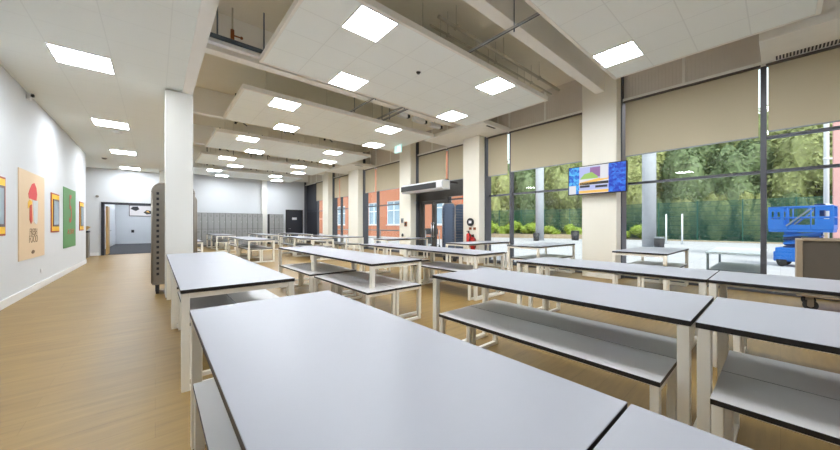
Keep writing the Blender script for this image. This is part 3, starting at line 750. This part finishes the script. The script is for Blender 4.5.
# ------------------------------------------------------------------ outside
structure(MB().box(8.5, 60, -30, 60, -.2, -.04).build('ground_paving', 'pave'))
structure(MB().box(32.4, 60, -30, 26, -.04, .02).build('ground_litter', 'soil'))
structure(MB().prism([(60, 9), (60, 60), (20.5, 60), (20.5, 58), (25.2, 24.5), (31.4, 10.0)], 'z', -.06, .34).build('ground_bank', 'soil'))
def fence(x0, y0, x1, y1, h, n, label):
    L = math.hypot(x1 - x0, y1 - y0); a = math.atan2(y1 - y0, x1 - x0)
    f = thing('mesh_fence', label, 'fence', (x0, y0, -.04), a, 'green mesh fences')
    w = MB()
    k = 0.0
    while k < L: w.box(k, k + .022, -.006, .006, .05, h); k += .06
    for j in range(9): w.box(0, L, .006, .016, .1 + j * (h - .15) / 8, .1 + j * (h - .15) / 8 + .03)
    w.build('mesh_panel', 'fence', f)
    for j in range(n + 1): MB().box(j * L / n - .04, j * L / n + .04, -.05, .05, 0, h + .05).build('post', 'fence', f)
fence(33.5, -16, 33.5, 9.5, 3.2, 10, 'tall green mesh fence behind the blue scissor lift and white posts')
fence(33.5, 9.5, 27.0, 24.5, 2.9, 7, 'green mesh fence behind the shrubs left of the screen pillar')
def leaf_cloud(rx, ry, rz, cz, n, size, seed, lumps=9):
    rnd = random.Random(seed); t = bmesh.new()
    cs = []
    for k in range(lumps):
        a = rnd.uniform(0, 2 * PI); u = rnd.uniform(-.75, .85); s = math.sqrt(max(0, 1 - u * u)) * .62
        cs.append((Vector((rx * s * math.cos(a), ry * s * math.sin(a), cz + rz * u * .7)), rnd.uniform(.38, .6)))
    for k in range(n):
        c, f = rnd.choice(cs)
        d = Vector((rnd.gauss(0, 1), rnd.gauss(0, 1), rnd.gauss(0, 1))).normalized() * rnd.uniform(.72, 1.05)
        p = c + Vector((d.x * rx * f, d.y * ry * f, d.z * rz * f))
        nrm = (d + Vector((rnd.gauss(0, .5), rnd.gauss(0, .5), rnd.gauss(.3, .5)))).normalized()
        q = nrm.to_track_quat('Z', 'Y'); s = size * rnd.uniform(.6, 1.3); r = rnd.uniform(0, 2 * PI)
        ca, sa = math.cos(r) * s, math.sin(r) * s
        vs = [t.verts.new(p + q @ Vector(v)) for v in ((ca, sa, 0), (-sa * .55, ca * .55, s * .15), (-ca, -sa, 0), (sa * .55, -ca * .55, s * .15))]
        t.faces.new(vs)
    for c, f in cs:   # dense core of each lump
        s2 = bmesh.new(); bmesh.ops.create_icosphere(s2, subdivisions=2, radius=1.0, matrix=Matrix.Translation(c) @ Matrix.Diagonal((rx * f * .8, ry * f * .8, rz * f * .8, 1)))
        for v in s2.verts: v.co += Vector((rnd.uniform(-.1, .1) * rx, rnd.uniform(-.1, .1) * ry, rnd.uniform(-.1, .1) * rz)) * .6
        me = bpy.data.meshes.new('tmp'); s2.to_mesh(me); s2.free(); t.from_mesh(me); bpy.data.meshes.remove(me)
    b = MB(); b.bm.free(); b.bm = t
    return b
TREE = []
for k, (mm, seed) in enumerate([('leaf_a', 3), ('leaf_b', 5), ('leaf_c', 8)]):
    t = thing('tree', '', 'tree')
    leaf_cloud(2.0, 2.0, 4.4, 4.3, 9000, .16, seed, 22).build('foliage', mm, t)
    MB().tube((0, 0, -.1), (0.1, 0, 3.2), .22, n=10, r2=.14).tube((.1, 0, 3.1), (.6, .3, 5.2), .12, r2=.05).tube((.1, 0, 3.0), (-.5, -.3, 5.4), .12, r2=.05).build('trunk', 'bark', t)
    TREE.append([freeze(t), True])
spots = []
for k in range(8): spots.append((36.2 + .5 * (k % 2), -15.5 + k * 3.5, 1.0))
for k in range(6): spots.append((35.5 - k * 1.4, 12.6 + k * 3.2, 1.0))
for k in range(8): spots.append((40.2 + .5 * (k % 2), -14 + k * 3.9, 1.3))
for k in range(4): spots.append((38.6 - k * 1.6, 17.0 + k * 3.8, 1.3))
for k in range(12): spots.append((34.8, -15 + k * 2.05, .45))
for k, (x, y, s) in enumerate(spots):
    pr = TREE[(k * 2 + k // 3) % 3]
    place(pr[0], pr[1], (x, y, -.05), random.uniform(0, 6.28), ['mid green leafy tree in the dense belt behind the outdoor fence', 'olive green leafy tree in the dense belt behind the outdoor fence',
          'dark green leafy tree in the dense belt behind the outdoor fence'][TREE.index(pr)], 'trees behind the outdoor fence', (s, s, s)); pr[1] = False
sh = thing('shrub', '', 'shrub')
leaf_cloud(.8, .8, .8, .8, 1400, .1, 21, 7).build('foliage', 'leaf_y', sh); MB().tube((0, 0, -.1), (0, 0, .8), .05).tube((0, 0, .3), (.3, .1, .9), .03).build('stem', 'bark', sh)
freeze(sh)
for k, (x, y, s) in enumerate([(32.3, 11.4, 1.2), (31.5, 13.2, 1.35), (30.6, 15.2, 1.2), (29.8, 17.0, 1.5), (28.8, 19.0, 1.7), (27.8, 21.2, 1.8), (32.6, 9.6, 1.1), (32.7, 7.9, 1.3)]):
    place(sh, k == 0, (x, y, -.03), k * 1.3, 'bright yellow-green shrub growing at the foot of the green fence', 'shrubs along the fence', (s * .9, s * .9, s * .7))
hd = thing('hedge', 'long low dark hedge closing the view behind the tree belt', 'hedge', (45, -3, -.05))
leaf_cloud(1.2, 24, 2.2, 1.7, 7000, .22, 31, 26).build('foliage', 'leaf_c', hd)
MB().bar((0, -14, .3), (0, 14, .3), .2, .6).build('stem', 'bark', hd)
# concrete columns of the canopy, bins, posts
for k, (x, y, lab) in enumerate([(21.3, 4.86, 'round grey concrete column outside, just right of the screen pillar'), (24.6, 13.2, 'round grey concrete column outside, left of the screen pillar')]):
    c = thing('concrete_column', lab, 'column', (x, y, -.04), group='outdoor columns')
    MB().tube((0, 0, 0), (0, 0, 7.5), .33, n=32).build('shaft', 'concrete', c); MB().tube((0, 0, 0), (0, 0, .06), .4, n=32).build('base_collar', 'concrete', c)
for k, (x, y, s, lab) in enumerate([(20.7, 4.27, .7, 'dark outdoor bin at the foot of the nearer round column'), (23.75, 13.05, .7, 'dark low outdoor bin at the foot of the farther round column'), (27.2, 11.4, .9, 'dark outdoor bin standing alone left of the screen pillar')]):
    b = thing('outdoor_bin', lab, 'bin', (x, y, -.04), group='outdoor bins', rz=.4)
    MB().tube((0, 0, 0), (0, 0, .8), .3, n=16, r2=.36).build('body', 'bin_dark', b); MB().tube((0, 0, .8), (0, 0, .92), .38, n=16, r2=.3).build('lid', 'rail_grey' if k == 0 else 'bin_dark', b)
    b.scale = (s, s, s)
for k, (x, y) in enumerate([(27, 5.18), (27, 4.32)]):
    b = thing('white_post', 'thin white outdoor post, %s one of the pair before the fence' % ['left', 'right'][k], 'post', (x, y, -.04), group='white outdoor posts')
    MB().tube((0, 0, 0), (0, 0, 2.0), .05, n=14).sphere((0, 0, 2.0), .05).build('shaft', 'upvc', b); MB().tube((0, 0, 0), (0, 0, .05), .12, n=14).build('foot', 'concrete', b)
t = thing('outdoor_table', 'white table with a lower shelf standing outside, left of the black mullion', 'table', (9.0, .2, -.04))
MB().box(0, 2.1, 0, .86, .66, .7, bev=.004).build('table_top', 'matt_white', t)
MB().box(.06, 2.04, .05, .81, .3, .33).build('shelf', 'rail_grey', t)
for x in (.02, 2.04):
    for y in (.02, .8): MB().box(x, x + .04, y, y + .04, 0, .66).build('leg', 'rail_grey', t)
# blue scissor lift
t = thing('scissor_lift', 'blue scissor lift parked outside the right window', 'scissor lift', (15.0, -.42, -.04), math.radians(-99)); t.scale = (.63, .78, 1)
L, W = 1.95, .95
ch = MB().box(-L / 2 + .15, L / 2 - .2, -W / 2, W / 2, .16, .46, bev=.03).box(-L / 2 + .22, .1, -W / 2 - .03, W / 2 + .03, .2, .58, bev=.02)
ch.build('chassis', 'lift_blue', t)
for sx in (-.55, .52):
    for sy in (-.42, .42): MB().tube((sx, sy - .08, .17), (sx, sy + .08, .17), .17, n=20).build('wheel', 'rubber', t)
for j in range(5):
    s = MB(); z0, z1 = .48 + j * .115, .57 + j * .115
    for y in (-.32, .32):
        s.bar((-.5, y, z0), (.6, y, z1), .05, .07); s.bar((-.5, y + .05, z1), (.6, y + .05, z0), .05, .07)
    s.tube((-.5, -.36, z0), (-.5, .4, z0), .03).tube((.6, -.36, z0), (.6, .4, z0), .03)
    s.build('scissor_arms', 'lift_dark' if j % 2 else 'lift_blue', t)
pf = MB().box(-L / 2, L / 2, -W / 2, W / 2, 1.06, 1.14, bev=.01)
for y in (-W / 2, W / 2): pf.box(-L / 2, L / 2, y - .015, y + .015, 1.14, 1.28)
for x in (-L / 2, L / 2): pf.box(x - .015, x + .015, -W / 2, W / 2, 1.14, 1.28)
pf.build('platform', 'lift_blue', t)
g = MB()
for y in (-W / 2, W / 2):
    for z in (1.5, 1.82): g.tube((-L / 2, y, z), (L / 2, y, z), .022)
    for x in (-L / 2, -.35, .35, L / 2): g.tube((x, y, 1.14), (x, y, 1.82), .022)
    g.tube((-.35, y, 1.2), (.35, y, 1.8), .018)
for x in (-L / 2, L / 2):
    for z in (1.5, 1.82): g.tube((x, -W / 2, z), (x, W / 2, z), .022)
g.build('guard_rail', 'lift_blue', t)
for xa, xb in ((-L / 2 - .02, -L / 2 + .5), (L / 2 - .5, L / 2 + .02)):
    for yy in (-W / 2, W / 2):
        sp_ = MB().box(xa, xb, yy - .02, yy + .02, 1.25, 1.45).box(xa, xb, yy - .02, yy + .02, 1.7, 1.8).box(xa, xa + .12, yy - .02, yy + .02, 1.45, 1.7).box(xb - .12, xb, yy - .02, yy + .02, 1.45, 1.7)
        sp_.build('side_plate', 'lift_blue', t)
MB().bar((-.4, -W / 2 - .03, 1.25), (.35, -W / 2 - .03, 1.75), .05, .04).bar((-.4, W / 2 + .03, 1.25), (.35, W / 2 + .03, 1.75), .05, .04).box(-L / 2, L / 2, W / 2 + .005, W / 2 + .02, 1.08, 1.13).build('pale_stripe', 'rail_grey', t)
MB().box(.4, .7, -.2, .1, 1.5, 1.9, bev=.02).build('control_box', 'lift_dark', t)
MB().box(.72, .8, -.4, -.2, .55, 1.05).build('warning_panel', 'tan', t)
# pink wall and white pipe at the right edge
tag(MB().box(16.6, 17.0, -9, -1.12, -.04, 9).build('rendered_wall', 'pink'), 'pink rendered outside wall at the right edge of the photo', 'wall')
t = thing('drain_pipe', 'white vertical pipe outside beside the pink wall', 'pipe', (16.55, -.97, -.04))
MB().tube((0, 0, 0), (0, 0, 9), .06, n=14).build('pipe', 'upvc', t)
for z in (1.9, 3.4, 5.0): MB().tube((0, 0, z), (0, 0, z + .06), .072, n=14).box(-.02, .045, -.12, .0, z, z + .05).build('pipe_bracket', 'upvc', t)
# brick building beyond the far windows
b = thing('brick_building', 'orange brick building with white framed windows beyond the glazed door', 'building', (20, 17.8, -.05))
wall = MB(); X1 = .35; H = 8.0
wins = [(1.2, 3.6), (5.0, 7.4), (8.8, 11.4), (13.0, 15.4), (17.0, 19.6), (21.5, 24.0), (26, 28.6), (31, 33.6), (36, 38)]
ys = [0.0]
for a, c in wins: ys += [a, c]
ys.append(40.0)
for k in range(0, len(ys), 2): wall.box(0, X1, ys[k], ys[k + 1], 0, H)
for a, c in wins: wall.box(0, X1, a, c, 0, 1.35).box(0, X1, a, c, 4.0, H)
wall.build('wall', 'brick', b)
for a, c in wins:
    f = MB()
    for y in (a, (a + c) / 2 - .05, c - .1): f.box(.08, .2, y, y + .1, 1.35, 4.0)
    for z in (1.35, 2.9, 3.9): f.box(.08, .2, a, c, z, z + .1)
    w = f.build('window_frame', 'upvc', b)
    MB().box(.13, .16, a + .05, c - .05, 1.4, 3.95).build('pane', 'sky_glass', w)
    MB().box(-.06, .08, a - .05, c + .05, 1.28, 1.35).build('sill', 'upvc', b)
MB().box(-.15, .6, -.2, 40.2, H, H + .25).build('coping', 'concrete', b)
MB().box(.35, 3.4, 0, .35, 0, H).build('gable_wall', 'brick', b)
# outdoor handrail past the far windows
t = thing('handrail', 'blue-grey metal handrail outside the far windows', 'handrail', (9.6, 10.8, -.04))
MB().tube((0, 0, 1.0), (0, 11.5, 1.0), .03).tube((0, 0, .55), (0, 11.5, .55), .02).build('rail', 'rail_grey', t)
for k in range(7): MB().tube((0, k * 1.9, 0), (0, k * 1.9, 1.0), .025).build('post', 'rail_grey', t)
t = thing('outdoor_trolley', 'dark box on a pale wheeled frame outside the glazed door', 'trolley', (12.2, 13.2, -.04))
MB().box(-.25, .25, -.3, .3, .75, 1.1, bev=.02).box(-.22, .22, -.25, .25, .2, .6, bev=.02).build('box', 'bin_dark', t)
f = MB()
for x in (-.3, .3):
    for y in (-.35, .35): f.tube((x, y, .1), (x, y, 1.0), .02)
    f.tube((x, -.35, .7), (x, .35, .7), .02).tube((x, -.35, .15), (x, .35, .15), .02)
f.build('frame', 'rail_grey', t)
for x in (-.3, .3):
    for y in (-.35, .35): MB().tube((x - .02, y, .06), (x + .02, y, .06), .06, n=14).build('wheel', 'rubber', t)

# ------------------------------------------------------------------ daylight, view settings
w = bpy.data.worlds.new('sky'); scene.world = w; w.use_nodes = True
nt = w.node_tree; bg = nt.nodes['Background']
tc = nt.nodes.new('ShaderNodeTexCoord'); sp = nt.nodes.new('ShaderNodeSeparateXYZ'); rp = nt.nodes.new('ShaderNodeValToRGB')
rp.color_ramp.elements[0].color = (.97, .98, 1, 1); rp.color_ramp.elements[1].color = (.8, .89, 1, 1)
nt.links.new(tc.outputs['Generated'], sp.inputs[0]); nt.links.new(sp.outputs[2], rp.inputs[0]); nt.links.new(rp.outputs[0], bg.inputs[0])
bg.inputs[1].default_value = 1.5
sun = bpy.data.lights.new('sun', 'SUN'); sun.energy = 2.6; sun.angle = math.radians(12); sun.color = (1, .95, .86)
so = bpy.data.objects.new('sun', sun); COL.objects.link(so)
so.rotation_euler = Vector((.35, .5, -.79)).to_track_quat('-Z', 'Y').to_euler()
vs = scene.view_settings
vs.view_transform = 'Standard'; vs.look = 'None'; vs.gamma = 1.0; vs.exposure = 0.3
try: vs.use_curve_mapping = False
except Exception: pass
scene.cycles.max_bounces = 10; scene.cycles.diffuse_bounces = 6; scene.cycles.transparent_max_bounces = 16
scene.cycles.use_denoising = True
